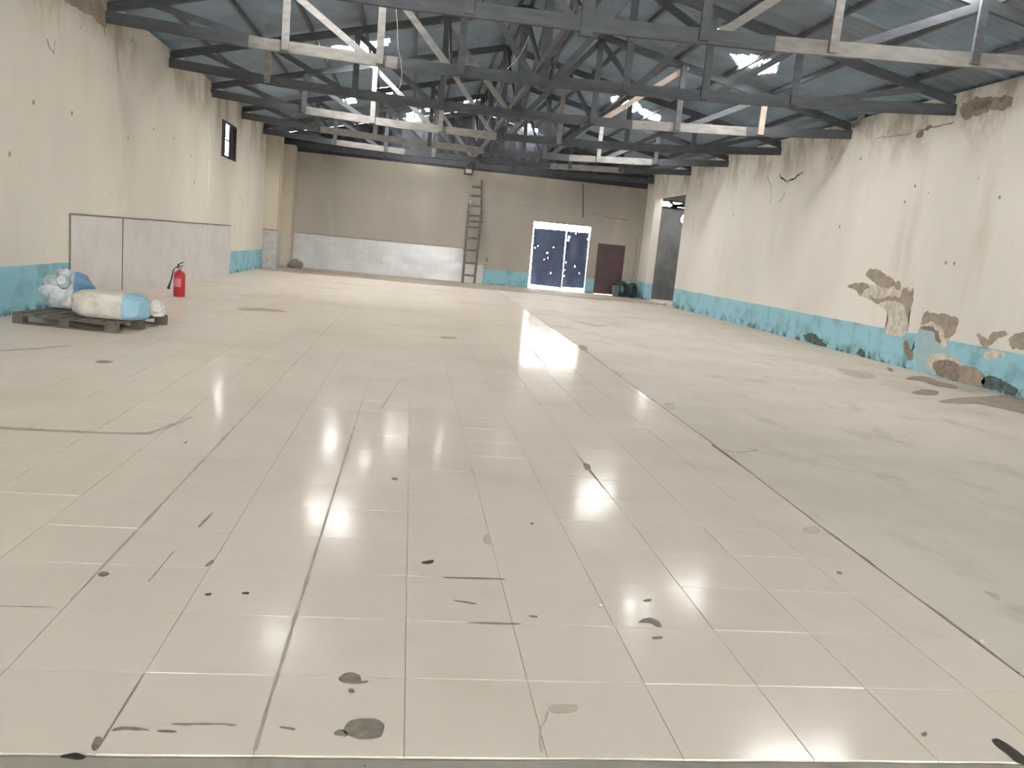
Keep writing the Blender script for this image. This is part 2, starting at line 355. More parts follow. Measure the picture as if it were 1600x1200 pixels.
for s in (-1, 1):
    for r in range(SR):
        d0_, d1_ = r*7.75/SR-.06, (r+1)*7.75/SR+.06
        for c in range(ncol):
            ya, yb = y0r+c*SW, y0r+(c+1)*SW+.03; xa, xb = sorted((XC+s*max(d0_, 0), XC+s*d1_))
            hs = [h for h in HOLES if min(p.x for p in h) < xb and max(p.x for p in h) > xa and min(p.y for p in h) < yb and max(p.y for p in h) > ya]
            nx, ny = (52, 40) if hs else (1, 20)
            bm = bmesh.new(); V = []
            lift = .004*((SR-r) % 2)+.003*(c % 2)
            for a in range(nx+1):
                x = xa+(xb-xa)*a/nx
                V.append([bm.verts.new((x, ya+(yb-ya)*b/ny, roofz(x)+lift+.014*math.sin(2*math.pi*5*b/ny))) for b in range(ny+1)])
            for a in range(nx):
                for b in range(ny):
                    if hs:
                        q = (V[a][b].co+V[a+1][b+1].co)/2
                        if any(inside(q.x, q.y, h) for h in hs): continue
                    bm.faces.new((V[a][b], V[a+1][b], V[a+1][b+1], V[a][b+1]))
            fin('roof_sheet', bm, MSHEET2 if random.random() < .16 else MSHEET, ceiling)
for s in (-1, 1):
    for k in range(8):
        d = .12+k*1.06; x = XC+s*d
        bm = bmesh.new(); beam(bm, (x, y0r, roofz(x)-.055), (x, y1r, roofz(x)-.055), .06, .075); fin('purlin', bm, MPURL, ceiling)
bm = bmesh.new(); beam(bm, (XC, y0r, ZR+.03), (XC, y1r, ZR+.03), .5, .02); fin('ridge_cap', bm, MSHEET, ceiling)
for h in OUTF:
    x = (h[0].x+h[1].x)/2; y = (h[0].y+h[2].y)/2
    portal('roof_gap_portal', (x, y, roofz(x)+.04), (0, math.atan(SL)*(1 if x > XC else -1), 0), h[1].x-h[0].x, h[2].y-h[0].y)
def hole_portal(hs):
    xs = [p.x for h in hs for p in h]; ys_ = [p.y for h in hs for p in h]; x = (min(xs)+max(xs))/2; y = (min(ys_)+max(ys_))/2
    portal('roof_gap_portal', (x, y, roofz(x)+.04), (0, math.atan(SL)*(1 if x > XC else -1), 0), (max(xs)-min(xs)), max(ys_)-min(ys_))
for g in ((0, 4), (4, 6), (6, 8), (13, 15), (15, 17), (17, 21)): hole_portal(HOLES[g[0]:g[1]])
# ------------------------------------------------------------------ roof trusses
def truss(yl, yr, sag, posts, light, label, nxt=None):
    root = empty('roof_truss', (XC, (yl+yr)/2, 4.3)); off = root.location.copy()
    tag(root, label, 'roof truss', 'timber roof trusses')
    def Y(s): t = (s+7.2)/14.39; return yl+(yr-yl)*t
    def tie(s): t = (s+7.2)/14.39; return 4.59-sag*4*t*(1-t)
    def raf(s): return roofz(XC+s)-.185
    def put(name, p, q, w, d, mat):
        bm = bmesh.new(); beam(bm, Vector(p)-off, Vector(q)-off, w, d); return fin(name, bm, mat, root)
    cuts = [-7.28, -4.9, -2.45, 0, 2.45, 4.9, 7.28]
    for i, (a, b) in enumerate(zip(cuts, cuts[1:])):
        put('tie_beam', (XC+a, Y(a), tie(a)), (XC+b+.02, Y(b), tie(b)), .07, .185, MLITWOOD if ('t%d' % i) in light else MDWOOD)
    for s in (-1, 1):
        put('rafter', (XC+s*7.25, Y(s*7.25)+.075, raf(7.25)), (XC, Y(0)+.075, raf(0)), .07, .15, MDWOOD)
    put('king_post', (XC, Y(0), tie(0)-.15), (XC, Y(0), raf(0)), .16, .10, MDWOOD)
    for s in (-1, 1):
        pl = [0]+posts; sd = 'l' if s < 0 else 'r'
        for i, d in enumerate(posts):
            m = MLITWOOD if ('p%s%d' % (sd, i)) in light else (MNWOOD if ('q%s%d' % (sd, i)) in light else MDWOOD)
            put('post', (XC+s*d, Y(s*d)-.06, tie(s*d)-.06), (XC+s*d, Y(s*d)-.06, raf(d)), .12, .045, m)
        for i in range(len(pl)-1):
            a, b = pl[i]+.15, pl[i+1]+.1
            m = MLITWOOD if ('d%s%d' % (sd, i)) in light else (MNWOOD if ('e%s%d' % (sd, i)) in light else MDWOOD)
            put('diagonal_brace', (XC+s*a, Y(s*a)+.03, tie(s*a)), (XC+s*b, Y(s*b)+.03, raf(b)), .045, .11, m)
        put('heel_strut', (XC+s*(posts[-1]+.1), Y(s*posts[-1])+.03, tie(s*posts[-1])), (XC+s*6.6, Y(s*6.6)+.03, raf(6.6)), .045, .10, MDWOOD)
    if nxt:
        ym = (nxt[0]+nxt[1])/2; y0 = Y(0)
        put('sway_brace', (XC, y0, tie(0)), (XC, ym, raf(0)-.1), .05, .11, MDWOOD)
        put('sway_brace', (XC+.12, y0, raf(0)-.15), (XC+.12, ym, tie(0)), .05, .11, MDWOOD)
        for q in (-1.55, 1.6):
            put('sway_brace', (XC+q, Y(q), tie(q)), (XC+q, Y(q)+ym-y0, raf(q)-.1), .05, .10, MDWOOD)
        put('runner', (XC-.1, y0, tie(0)+.15), (XC-.1, ym, tie(0)+.15), .06, .12, MDWOOD)
    return root
TR = [(11.2, 10.2), (14.7, 13.6), (18.2, 17.0), (21.7, 20.4), (25.4, 23.9), (28.9, 27.2), (31.9, 31.5)]
SPEC = [(.20, [1.5, 3.2, 5.1], {'t4', 't5', 'pr1', 'dr1'}, 'timber roof truss with light painted into the right end of its tie beam'),
 (.26, [1.4, 2.75, 4.3], {'t1', 'pl2', 'dl1', 'pl1', 'dl2'}, 'timber roof truss with light painted into its left tie beam, second from the entrance'),
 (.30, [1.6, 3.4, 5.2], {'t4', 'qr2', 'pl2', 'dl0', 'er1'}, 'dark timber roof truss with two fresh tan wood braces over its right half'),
 (.34, [1.5, 3.2, 4.9], {'t1', 't2', 'pl1', 'dl0', 'dl1', 'pl0', 'pr0', 'dr0'}, 'timber roof truss with light painted into its tie beam, midway between gable and entrance'),
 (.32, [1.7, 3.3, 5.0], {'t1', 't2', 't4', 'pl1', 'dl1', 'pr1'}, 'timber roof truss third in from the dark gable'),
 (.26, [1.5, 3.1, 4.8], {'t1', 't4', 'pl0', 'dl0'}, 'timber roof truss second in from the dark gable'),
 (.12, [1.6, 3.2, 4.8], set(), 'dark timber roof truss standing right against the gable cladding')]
for k, (a, sp) in enumerate(zip(TR, SPEC)):
    truss(a[0], a[1], sp[0], sp[1], sp[2], sp[3], TR[k+1] if k+1 < len(TR) else None)
# ------------------------------------------------------------------ white boards and wall tiles
w1 = empty('wall_panel', (XL, 13.3, 0)); tag(w1, 'large white board panel low on the cream left wall, split by a dark joint', 'wall panel')
yj = WL(191, 345).y
for a, b in ((13.3, yj-.05), (yj+.04, 24.4)):
    bm = bmesh.new(); box(bm, (-.01, a-13.3, 0), (.022, b-13.3, 1.37)); fin('board', bm, MWHITE, w1)
bm = bmesh.new(); box(bm, (-.01, yj-.05-13.3, 0), (.006, yj+.04-13.3, 1.37)); fin('joint', bm, MDARK, w1)
bm = bmesh.new(); box(bm, (-.01, -.03, 1.37), (.03, 11.1, 1.395)); fin('top_strip', bm, plain('dusty brown strip', (.22, .18, .14), None, .8), w1)
bm = bmesh.new(); box(bm, (-.01, -.035, 0), (.015, 0, 1.38)); fin('edge_strip', bm, bpy.data.materials['dusty brown strip'], w1)
wt = empty('wall_tiling', (-4.5, YB, 0)); tag(wt, 'band of glossy white tiles along the foot of the back wall', 'wall tiling')
px1 = WB(727, 390).x; tw, thh = .262, .262
bm = bmesh.new(); box(bm, (0, -.012, 0), (px1+4.5, .01, 1.315)); fin('backing', bm, plain('pale tile grout', (.42, .41, .39), None, .8), wt)
um = bmesh.new(); box(um, (.002, -.020, .002), (tw-.002, -.012, thh-.002)); bmesh.ops.recalc_face_normals(um, faces=um.faces[:])
WT = bpy.data.meshes.new('wall_tile'); um.to_mesh(WT); um.free(); WT.materials.append(MWTILE)
for i in range(int((px1+4.5)/tw)):
    for j in range(5):
        o = link('wall_tile', WT, None, wt); o.location = (i*tw+.005, 0, j*thh+.003); o.rotation_euler = (random.gauss(0, .01), 0, random.gauss(0, .012))
bm = bmesh.new(); box(bm, (0, -.03, 1.313), (px1+4.5, .01, 1.335)); fin('top_strip', bm, bpy.data.materials['dusty brown strip'], wt)
x0 = px1; x1 = WB(754, 430).x
bm = bmesh.new(); box(bm, (x0+4.5, -.016, 0), (x1+4.5, .01, .72)); fin('low_board', bm, MWHITE, wt)
# tiled foot of the left corner pilaster
bm = bmesh.new(); box(bm, (XL, 29.575, 0), (-4.705, 29.605, 1.33)); box(bm, (-4.735, 29.58, 0), (-4.70, 30.3, 1.33)); fin('pilaster_board', bm, plain('grey wall board', (.5, .48, .46), None, .4), o)if 0 else None
pb = bmesh.new(); box(pb, (XL, 29.57, .0), (-4.70, 29.60, 1.33)); box(pb, (-4.725, 29.60, 0), (-4.695, 30.3, 1.33)); fin('pilaster_board', pb, plain('grey wall board', (.5, .48, .46), None, .4), wl)
pb = bmesh.new(); box(pb, (XL, 29.555, 1.33), (-4.69, 29.61, 1.365)); fin('pilaster_strip', pb, bpy.data.materials['dusty brown strip'], wl)
# ------------------------------------------------------------------ gate, doors, window
gate = empty('door_1', (GX0, YB+.1, 0), 0, 'structure'); gate['label'] = 'navy blue steel double gate with daylight around its warped leaves'
def onp(px, py): p = hit(px, py, 1, YB+.1); return p.x-GX0, p.z
def leaf(c, punch):
    P = [onp(*q) for q in c]                       # tl, tr, br, bl
    nx, nz = 44, 90; bm = bmesh.new(); V = []
    H = [(onp(*q[:2]), q[2]*.48) for q in punch]
    for a in range(nx+1):
        u = a/nx; col = []
        for b in range(nz+1):
            v = b/nz; t = [P[0][k]*(1-u)+P[1][k]*u for k in (0, 1)]; w = [P[3][k]*(1-u)+P[2][k]*u for k in (0, 1)]
            col.append(bm.verts.new((t[0]*(1-v)+w[0]*v, .012*math.sin(u*9)*math.sin(v*5), t[1]*(1-v)+w[1]*v)))
        V.append(col)
    for a in range(nx):
        for b in range(nz):
            q = (V[a][b].co+V[a+1][b+1].co)/2
            if any(math.hypot((q.x-h[0])*1.3, (q.z-h[1])*.8) < r*(1+.4*noise.noise(q*30)) for h, r in H): continue
            bm.faces.new((V[a][b], V[a+1][b], V[a+1][b+1], V[a][b+1]))
    lf = fin('leaf', bm, MNAVY, gate); fr = bmesh.new()
    Q = [Vector((x, .03, z)) for x, z in P]
    for i in range(4): beam(fr, Q[i], Q[(i+1) % 4], .04, .05, (0, 1, 0))
    beam(fr, Q[0].lerp(Q[3], .5), Q[1].lerp(Q[2], .5), .04, .05, (0, 1, 0)); fin('leaf_frame', fr, MNAVY, lf)
    return lf
leaf([(835.5, 357), (884, 361), (876.5, 449), (829, 443.5)], [(855, 395, .05), (856, 403, .05), (855, 391, .035), (860, 427, .04), (836, 387, .04), (841, 384, .03), (837, 410, .03), (850, 406, .02), (865, 387, .025)])
leaf([(887, 362), (920, 364.5), (911.5, 450), (878.5, 448)], [(889, 371, .09), (888, 375, .08), (898, 416.5, .05), (905, 427, .045), (884, 410, .03), (882, 422, .035), (888, 438, .025), (900, 365, .05), (918, 374, .03), (881, 431, .06), (879, 435, .03)])
hb = bmesh.new()
for q in ((833, 365), (826.5, 430)):
    x, z = onp(*q); tube(hb, [(x-.1, .03, z), (x+.12, .03, z)], .03, 8)
fin('hinge', hb, MSTEEL, gate)
door = empty('door_2', (DX0, YB+.02, 0), 0, 'structure'); door['label'] = 'plain maroon steel door beside the navy gate'
bm = bmesh.new(); box(bm, (.03, 0, .02), (DX1-DX0-.03, .04, DZ-.03)); bmesh.ops.bevel(bm, geom=bm.edges[:], offset=.006); dl = fin('door_leaf', bm, MMAROON, door)
bm = bmesh.new(); w = DX1-DX0
for a, b in (((0, -.015, 0), (.04, .06, DZ)), ((w-.04, -.015, 0), (w, .06, DZ)), ((0, -.015, DZ-.04), (w, .06, DZ))): box(bm, a, b)
fin('door_frame', bm, MMAROON, door)
bm = bmesh.new(); box(bm, (.1, -.03, 1.0), (.22, 0, 1.03)); fin('handle', bm, MSTEEL, dl)
win = empty('window_1', (XL, WIN[0], WIN[2]), 0, 'structure'); win['label'] = 'small dark barred window with broken panes high in the left wall'
W_, H_ = WIN[1]-WIN[0], WIN[3]-WIN[2]
bm = bmesh.new()
for a, b in (((-.06, 0, 0), (.015, .07, H_)), ((-.06, W_-.07, 0), (.015, W_, H_)), ((-.06, 0, 0), (.015, W_, .06)), ((-.06, 0, H_-.06), (.015, W_, H_)), ((-.05, 0, H_*.48), (.0, W_, H_*.48+.04))): box(bm, a, b)
fin('window_frame', bm, MSTEEL, win)
for k in range(1, 7):
    bm = bmesh.new(); tube(bm, [(-.03, W_*k/7, .05), (-.03, W_*k/7, H_-.05)], .012, 8); fin('bar', bm, MSTEEL, win)
MPANE = plain('sooty window pane', (.07, .075, .085), (.04, .043, .05), .3)
for (a, b, c, d) in ((.16, .60, .06, H_*.48), (.20, .62, H_*.52, H_-.06), (1.12, 1.68, .06, H_*.48), (1.05, 1.68, H_*.52, H_-.06)):
    pts = [Vector((-.045, a, c)), Vector((-.045, b, c)), Vector((-.045, b, d)), Vector((-.045, a, d))]
    flake('pane', pts, (1, 0, 0), .004, MPANE, win, .03, 5, a)
portal('window_portal', (XL-.2, (WIN[0]+WIN[1])/2, (WIN[2]+WIN[3])/2), (0, math.radians(-90), 0), H_, W_)
# annex behind the right-hand opening
AX1, AYB = 13.2, YB+.05
l0, l1 = hit(1026, 312, 1, AYB), hit(1078, 328, 1, AYB); LX0, LX1, LZ0, LZ1 = l0.x, l1.x+.4, l1.z, l0.z
ax = slab('wall_annex_back', MGREY, 1, AYB, AYB+.2, XR+.3, AX1, -.06, 4.5, [(LX0, LX1, LZ0, LZ1)])
slab('wall_annex_side', MGREY, 0, AX1, AX1+.2, 24.5, AYB+.2, -.06, 4.5); slab('wall_annex_front', MGREY, 1, 24.3, 24.5, XR+.3, AX1+.2, -.06, 4.5)
bm = bmesh.new(); box(bm, (XR+.2, 24.3, 4.5), (AX1+.3, 30.5, 4.56)); box(bm, (XR+.2, 30.75, 4.5), (AX1+.3, AYB+.3, 4.56)); fin('ceiling_annex', bm, MSHEET, None, 'structure')  # unseen gap between the two boxes, added to light the annex back wall
bm = bmesh.new(); box(bm, (XR+.1, 24.4, -.06), (AX1, AYB, .0)); fin('floor_annex', bm, MCONC, None, 'structure')
lat = empty('window_2', (LX0, AYB, LZ0), 0, 'structure'); lat['label'] = 'open clerestory with crossed dark bars in the annex back wall'
LW, LH = LX1-LX0, LZ1-LZ0
for p, q, d in (((0, 0, 0), (LW, 0, 0), .09), ((0, 0, LH), (LW, 0, LH), .07), ((LW*.30, 0, LH), (LW*.48, 0, 0), .10), ((LW*.34, 0, .02), (LW*.75, 0, LH), .11), ((LW*.4, 0, LH*.42), (LW, 0, LH*.36), .10), ((0, 0, 0), (0, 0, LH), .07), ((LW, 0, 0), (LW, 0, LH), .06)):
    bm = bmesh.new(); beam(bm, p, q, d, .05, (0, 1, 0)); fin('bar', bm, MSTEEL, lat)
portal('annex_roof_portal', (11.4, 30.62, 4.6), (0, 0, 0), 3.4, .25)
portal('annex_portal', ((LX0+LX1)/2, AYB+.12, (LZ0+LZ1)/2), (math.radians(-90), 0, 0), LW, LH)
bp = hit(1068, 341, 0, XR+.55)
bulb = empty('hanging_bulb', bp); tag(bulb, 'lit bare white bulb hanging in the annex opening', 'light bulb')
bm = bmesh.new(); lathe(bm, [(.02, .12), (.05, .08), (.085, 0), (.09, -.06), (.07, -.13), (.03, -.16), (.005, -.165)], 16); fin('bulb_glass', bm, emit('lit bulb', (1, 1, 1), 14), bulb, None, True)
bm = bmesh.new(); lathe(bm, [(.022, .11), (.03, .12), (.03, .2), (.012, .22)], 12); fin('lamp_holder', bm, MBLACK, bulb)
bm = bmesh.new(); tube(bm, [(0, 0, .2), (0, 0, 4.5-bp.z)], .008, 6); fin('cord', bm, MBLACK, bulb)
# ------------------------------------------------------------------ peeling paint and damp on the right wall
MREND = plain('exposed brown render', (.40, .335, .265), (.30, .245, .19), .9, 0, 7, bump=.5)
MREND2 = plain('dark broken render', (.20, .155, .115), (.30, .25, .195), .95, 0, 12, bump=.9)
MFLK = plain('flaking white paint', (.70, .655, .57), (.47, .41, .33), .8, 0, 9, bump=.7)
MWASH = plain('washed out blue paint', (.40, .53, .54), (.33, .49, .53), .8, 0, 6)
MMOLD = plain('green black mould', (.045, .062, .052), (.12, .165, .155), .9, 0, 9)
MTEAL = plain('damp teal paint', (.15, .34, .38), (.22, .44, .50), .8, 0, 5)
PEEL = [(MFLK, .003, [(1340, 459), (1352, 446), (1365, 445), (1385, 450), (1402, 446), (1426, 452), (1427, 462), (1420, 490), (1417, 522), (1384, 522), (1388, 492), (1372, 475), (1358, 468)]),
 (MREND, .006, [(1353, 431), (1357, 422), (1366, 419), (1380, 426), (1393, 434), (1399, 446), (1388, 450), (1374, 447), (1364, 440)]),
 (MREND, .006, [(1324, 448), (1334, 443), (1350, 442), (1359, 448), (1351, 453), (1345, 459), (1336, 452)]),
 (MREND, .006, [(1406, 470), (1411, 454), (1416, 451), (1421, 456), (1427, 450), (1426, 470), (1420, 493), (1416, 492), (1414, 480)]),
 (MREND, .005, [(1360, 464), (1375, 466), (1390, 463), (1405, 465), (1412, 474), (1400, 470), (1385, 470), (1370, 475)]),
 (MREND, .007, [(1398, 446), (1403, 439), (1408, 447), (1404, 453)]),
 (MWASH, .003, [(1437, 514), (1456, 518), (1466, 535), (1478, 538), (1484, 556), (1476, 584), (1450, 582), (1432, 575), (1430, 545)]),
 (MFLK, .005, [(1440, 504), (1455, 500), (1474, 510), (1482, 530), (1478, 545), (1470, 538), (1466, 520), (1455, 511), (1440, 510)]),
 (MREND, .007, [(1445, 488), (1462, 490), (1495, 496), (1494, 517), (1484, 528), (1477, 527), (1472, 512), (1456, 503), (1441, 507)]),
 (MREND2, .008, [(1440, 509), (1455, 510), (1466, 519), (1470, 535), (1464, 531), (1457, 518), (1441, 513)]),
 (MFLK, .004, [(1448, 560), (1470, 552), (1496, 560), (1502, 572), (1480, 572), (1458, 580)]),
 (MREND2, .009, [(1458, 567), (1475, 562), (1494, 565), (1500, 577), (1498, 596), (1480, 590), (1464, 585)]),
 (MREND, .008, [(1498, 574), (1512, 572), (1528, 576), (1539, 590), (1536, 603), (1515, 600), (1497, 595)]),
 (MMOLD, .008, [(1536, 593), (1546, 587), (1560, 591), (1572, 599), (1588, 604), (1586, 616), (1565, 611), (1538, 604)]),
 (MREND2, .006, [(1413, 533), (1418, 534), (1424, 545), (1427, 560), (1420, 562), (1413, 548)]),
 (MMOLD, .006, [(1424, 547), (1428, 536), (1430, 537), (1426, 549)]),
 (MREND, .005, [(1526, 521), (1545, 529), (1547, 522), (1565, 518), (1576, 524), (1560, 528), (1548, 540), (1538, 545)]),
 (MREND, .005, [(1578, 541), (1582, 524), (1610, 520), (1612, 548), (1596, 547)]),
 (MFLK, .006, [(1536, 556), (1548, 548), (1567, 548), (1570, 557), (1548, 562)]),
 (MMOLD, .004, [(1338, 551), (1346, 545), (1352, 556), (1348, 559)]), (MMOLD, .004, [(1255, 524), (1272, 522), (1290, 536), (1288, 541), (1268, 537)]),
 (MREND, .004, [(1330, 128+70), (1336, 190), (1348, 176), (1352, 180), (1342, 196)]),
 (MREND, .006, [(1500, 170), (1512, 158), (1530, 152), (1550, 152), (1580, 150), (1578, 168), (1555, 172), (1530, 180), (1505, 184)]),
 (MREND2, .008, [(1520, 162), (1535, 158), (1548, 158), (1545, 168), (1524, 172)]), (MREND2, .008, [(1562, 152), (1572, 150), (1572, 158), (1564, 160)]),
 (MREND2, .008, [(1432, 210), (1440, 205), (1443, 210), (1436, 215)]), (MREND2, .006, [(1446, 202), (1455, 196), (1454, 200), (1447, 205)])]
for k, (m, th, px) in enumerate(PEEL):
    flake('peeled_patch', [WR(*p) for p in px], (-1, 0, 0), th, m, wr, .05 if px[0][1] < 220 or m in (MWASH, MMOLD) else .032, 8, k, .001)
# damage on the other walls
def crackline(parent, pts, w, nrm, mat=MDARK, seed=0, jit=.03):
    nn = Vector(nrm); P = []
    for a, b in zip(pts, pts[1:]):
        for k in range(18):
            r = a.lerp(b, k/18); P.append(r+noise.noise_vector(r*4+Vector((seed, 0, 0)))*jit)
    P.append(pts[-1]); bm = bmesh.new(); pr = None
    for i, p in enumerate(P):
        p = p-nn*(p-pts[0]).dot(nn); d = (P[min(i+1, len(P)-1)]-P[max(i-1, 0)]); d = d-nn*d.dot(nn); s = d.cross(nn).normalized()*w*(.25+1.1*abs(noise.noise(p*3.1))+.5*abs(noise.noise(p*15)))
        q = (bm.verts.new(p+s+nn*.003), bm.verts.new(p-s+nn*.003))
        if pr: bm.faces.new((pr[0], q[0], q[1], pr[1]))
        pr = q
    return fin('crack', bm, mat, parent)
MCR = plain('crack shadow dirt', (.27, .23, .18), (.36, .31, .25), .9)
for k, (px, w) in enumerate(([[(768, 314), (785, 312), (800, 319), (830, 323), (850, 328)], .022], [[(925, 334), (955, 340), (985, 345)], .03], [[(995, 372), (994, 395), (990, 430), (985, 440)], .04], [[(640, 285), (644, 280), (648, 286)], .015], [[(495, 262), (520, 266)], .015])):
    crackline(wb, [WB(*p) for p in px], w, (0, -1, 0), MCR, k)
for k, (px, w) in enumerate(([[(1218, 270), (1221, 279), (1230, 284), (1243, 279), (1255, 268)], .022], [[(1205, 289), (1205, 305), (1203, 318)], .018], [[(1226, 301), (1222, 310), (1217, 316)], .018], [[(1199, 275), (1204, 290)], .02], [[(1370, 216), (1400, 212), (1430, 207), (1455, 200), (1490, 190)], .016])):
    crackline(wr, [WR(*p) for p in px], w, (-1, 0, 0), MCR if k > 3 else MDARK, k, .04)
for k, (px, w) in enumerate(([[(73, 60), (77, 75), (84, 82), (86, 64)], .02], [[(160, 30), (164, 56)], .03], [[(140, 0), (142, 20)], .03], [[(368, 232), (370, 245), (367, 260)], .02], [[(116, 85), (119, 98)], .012], [[(332, 252), (334, 258)], .02])):
    crackline(wl, [WL(*p) for p in px], w, (1, 0, 0), MCR, k)
flake('peeled_patch', [WL(*p) for p in ((96, -6), (150, -6), (168, 34), (158, 40), (142, 24), (120, 14))], (1, 0, 0), .006, MREND, wl, .04, 8, 2, .001)
for k, px in enumerate([(15, 241), (112, 177), (52, 160), (200, 216), (272, 216), (298, 243), (303, 285), (240, 202), (375, 309), (375, 197), (305, 60), (205, 63)]):
    p = WL(*px); r = .035 if k > 2 else .04
    flake('nick', [p+Vector((0, -r, 0)), p+Vector((0, 0, -r*.9)), p+Vector((0, r, 0)), p+Vector((0, .2*r, r))], (1, 0, 0), .003, MCR, wl, .008, 3, k, .001)
for k, px in enumerate([(1312, 354), (1414, 316), (1562, 309), (1478, 411), (1491, 412), (1345, 248), (1300, 247), (1146, 337), (1083, 361), (1430, 291)]):
    p = WR(*px); r = .03
    flake('nick', [p+Vector((0, -r, 0)), p+Vector((0, 0, -r*.9)), p+Vector((0, r, 0)), p+Vector((0, .2*r, r*1.3))], (-1, 0, 0), .003, MCR, wr, .008, 3, k, .001)
# ------------------------------------------------------------------ stains and marks on the floor
ST = [(MSTAIN, [(538, 1143), (545, 1128), (565, 1123), (588, 1124), (600, 1135), (596, 1150), (580, 1156), (560, 1155), (545, 1150)]), (MSTAIN, [(521, 1147), (530, 1142), (542, 1147), (540, 1151), (528, 1151)]),
 (MSTAIN, [(530, 1060), (538, 1053), (552, 1052), (563, 1058), (566, 1065), (576, 1064), (574, 1067), (560, 1069), (540, 1069), (531, 1065)]), (MSTAIN, [(545, 1078), (551, 1077), (554, 1081), (549, 1083), (545, 1082)]),
 (MSMUDGE, [(858, 1107), (863, 1103), (898, 1102), (903, 1110), (895, 1115), (866, 1117)]), (MSMUDGE, [(853, 1113), (857, 1115), (850, 1130), (844, 1140), (848, 1172), (844, 1172), (841, 1140), (848, 1128)]),
 (MSTAIN, [(995, 972), (1006, 967), (1018, 966), (1030, 972), (1034, 979), (1026, 980), (1016, 974), (1004, 973)]), (MSTAIN, [(1021, 996), (1034, 995), (1035, 998), (1022, 999)]), (MSTAIN, [(1006, 938), (1018, 936), (1018, 940), (1008, 940)]),
 (MSTAIN, [(153, 899), (160, 894), (169, 895), (170, 899), (160, 902)]), (MSTAIN, [(322, 882), (332, 875), (332, 880), (324, 886)]), (MDARK, [(320, 928), (330, 927), (329, 930), (322, 930)]), (MDARK, [(378, 927), (388, 926), (387, 929), (379, 929)]),
 (MSTAIN, [(276, 1131), (364, 1133), (364, 1136), (340, 1134), (278, 1134)]), (MSTAIN, [(175, 1142), (190, 1136), (230, 1140), (232, 1142), (195, 1141)]), (MSTAIN, [(246, 1142), (273, 1141), (275, 1145), (250, 1145)]), (MSTAIN, [(436, 1137), (459, 1139), (458, 1142), (440, 1140)]),
 (MDARK, [(657, 880), (664, 877), (678, 876), (676, 880), (665, 882)]), (MSTAIN, [(145, 1168), (148, 1155), (160, 1153), (158, 1162), (150, 1174)]), (MDARK, [(95, 1182), (118, 1177), (132, 1182), (125, 1187), (100, 1185)]),
 (MSTAIN2, [(372, 482), (410, 482), (445, 486), (445, 488), (410, 486), (373, 484)]), (MSTAIN, [(148, 566), (158, 563), (177, 565), (165, 568)]), (MSTAIN2, [(690, 526), (712, 527), (712, 529), (692, 529)]),
 (MSMUDGE, [(1254, 828), (1262, 823), (1278, 824), (1280, 831), (1266, 834)]), (MSTAIN, [(620, 402), (1, 1)][:0] or [(1440, 1147), (1448, 1145), (1448, 1150), (1442, 1151)]), (MSTAIN, [(1308, 893), (1316, 895), (1314, 898), (1308, 896)]),
 (MSTAIN, [(612, 747), (620, 747), (620, 750), (613, 750)]), (MSTAIN, [(911, 725), (920, 726), (922, 734), (914, 733)]), (MSMUDGE, [(735, 730), (741, 735), (742, 744), (737, 740)]), (MSMUDGE, [(755, 838), (763, 835), (768, 842), (765, 850), (757, 848)]),
 (MDARK, [(1550, 1157), (1560, 1155), (1580, 1167), (1600, 1182), (1610, 1195), (1590, 1192), (1572, 1178), (1556, 1166)]),
 (MSTAIN2, [(287, 692), (293, 689), (291, 694)]), (MSTAIN, [(828, 908-90), (834, 817), (832, 821)]), (MSTAIN, [(710, 938), (742, 943), (740, 945), (712, 940)]), (MSTAIN, [(828, 962), (840, 963), (838, 965), (829, 964)]), (MSTAIN, [(728, 973), (800, 974), (812, 976), (760, 976)]), (MSTAIN, [(700, 902), (780, 904), (781, 906), (702, 904)])]
for k, (m, px) in enumerate(ST):
    flake('stain', [G(*p) for p in px], (0, 0, 1), .0012, m, floor, .006 if k < 20 else .004, 4, k, .0012)
# dirty joints
def joint(px, w, m=MSTAIN2):
    crackline(floor, [G(*p)+Vector((0, 0, .0005)) for p in px], w, (0, 0, 1), m, 3, .0)
MJ = plain('joint dirt', (.33, .285, .23), (.44, .385, .31), .7, 0, 5)
def jointw(x, y0, y1, w, m): crackline(floor, [Vector((x, y0+(y1-y0)*k/4, .0005)) for k in range(5)], w, (0, 0, 1), m, 3, .0)
jointw(-.345, 2.18, 6.3, .011, MJ)
jointw(-1.205, 3.1, 7.1, .009, MJ)
jointw(-.775, 2.18, 2.58, .005, MSTAIN2); joint([(232, 910), (272, 862)], .007); joint([(310, 825), (332, 802)], .007); joint([(0, 948), (85, 950)], .004, MSTAIN); joint([(1512, 0), (1, 1)][:0] or [(595, 640), (628, 590)], .008, MJ)
joint([(900, 710), (945, 765)], .006); joint([(890, 744), (930, 748)], .006); joint([(830, 545), (855, 575)], .012, MJ)
joint([(0, 668), (60, 672), (150, 676), (230, 678), (260, 668), (300, 652)], .03, MJ); joint([(0, 548), (60, 545), (110, 540)], .05, MJ)
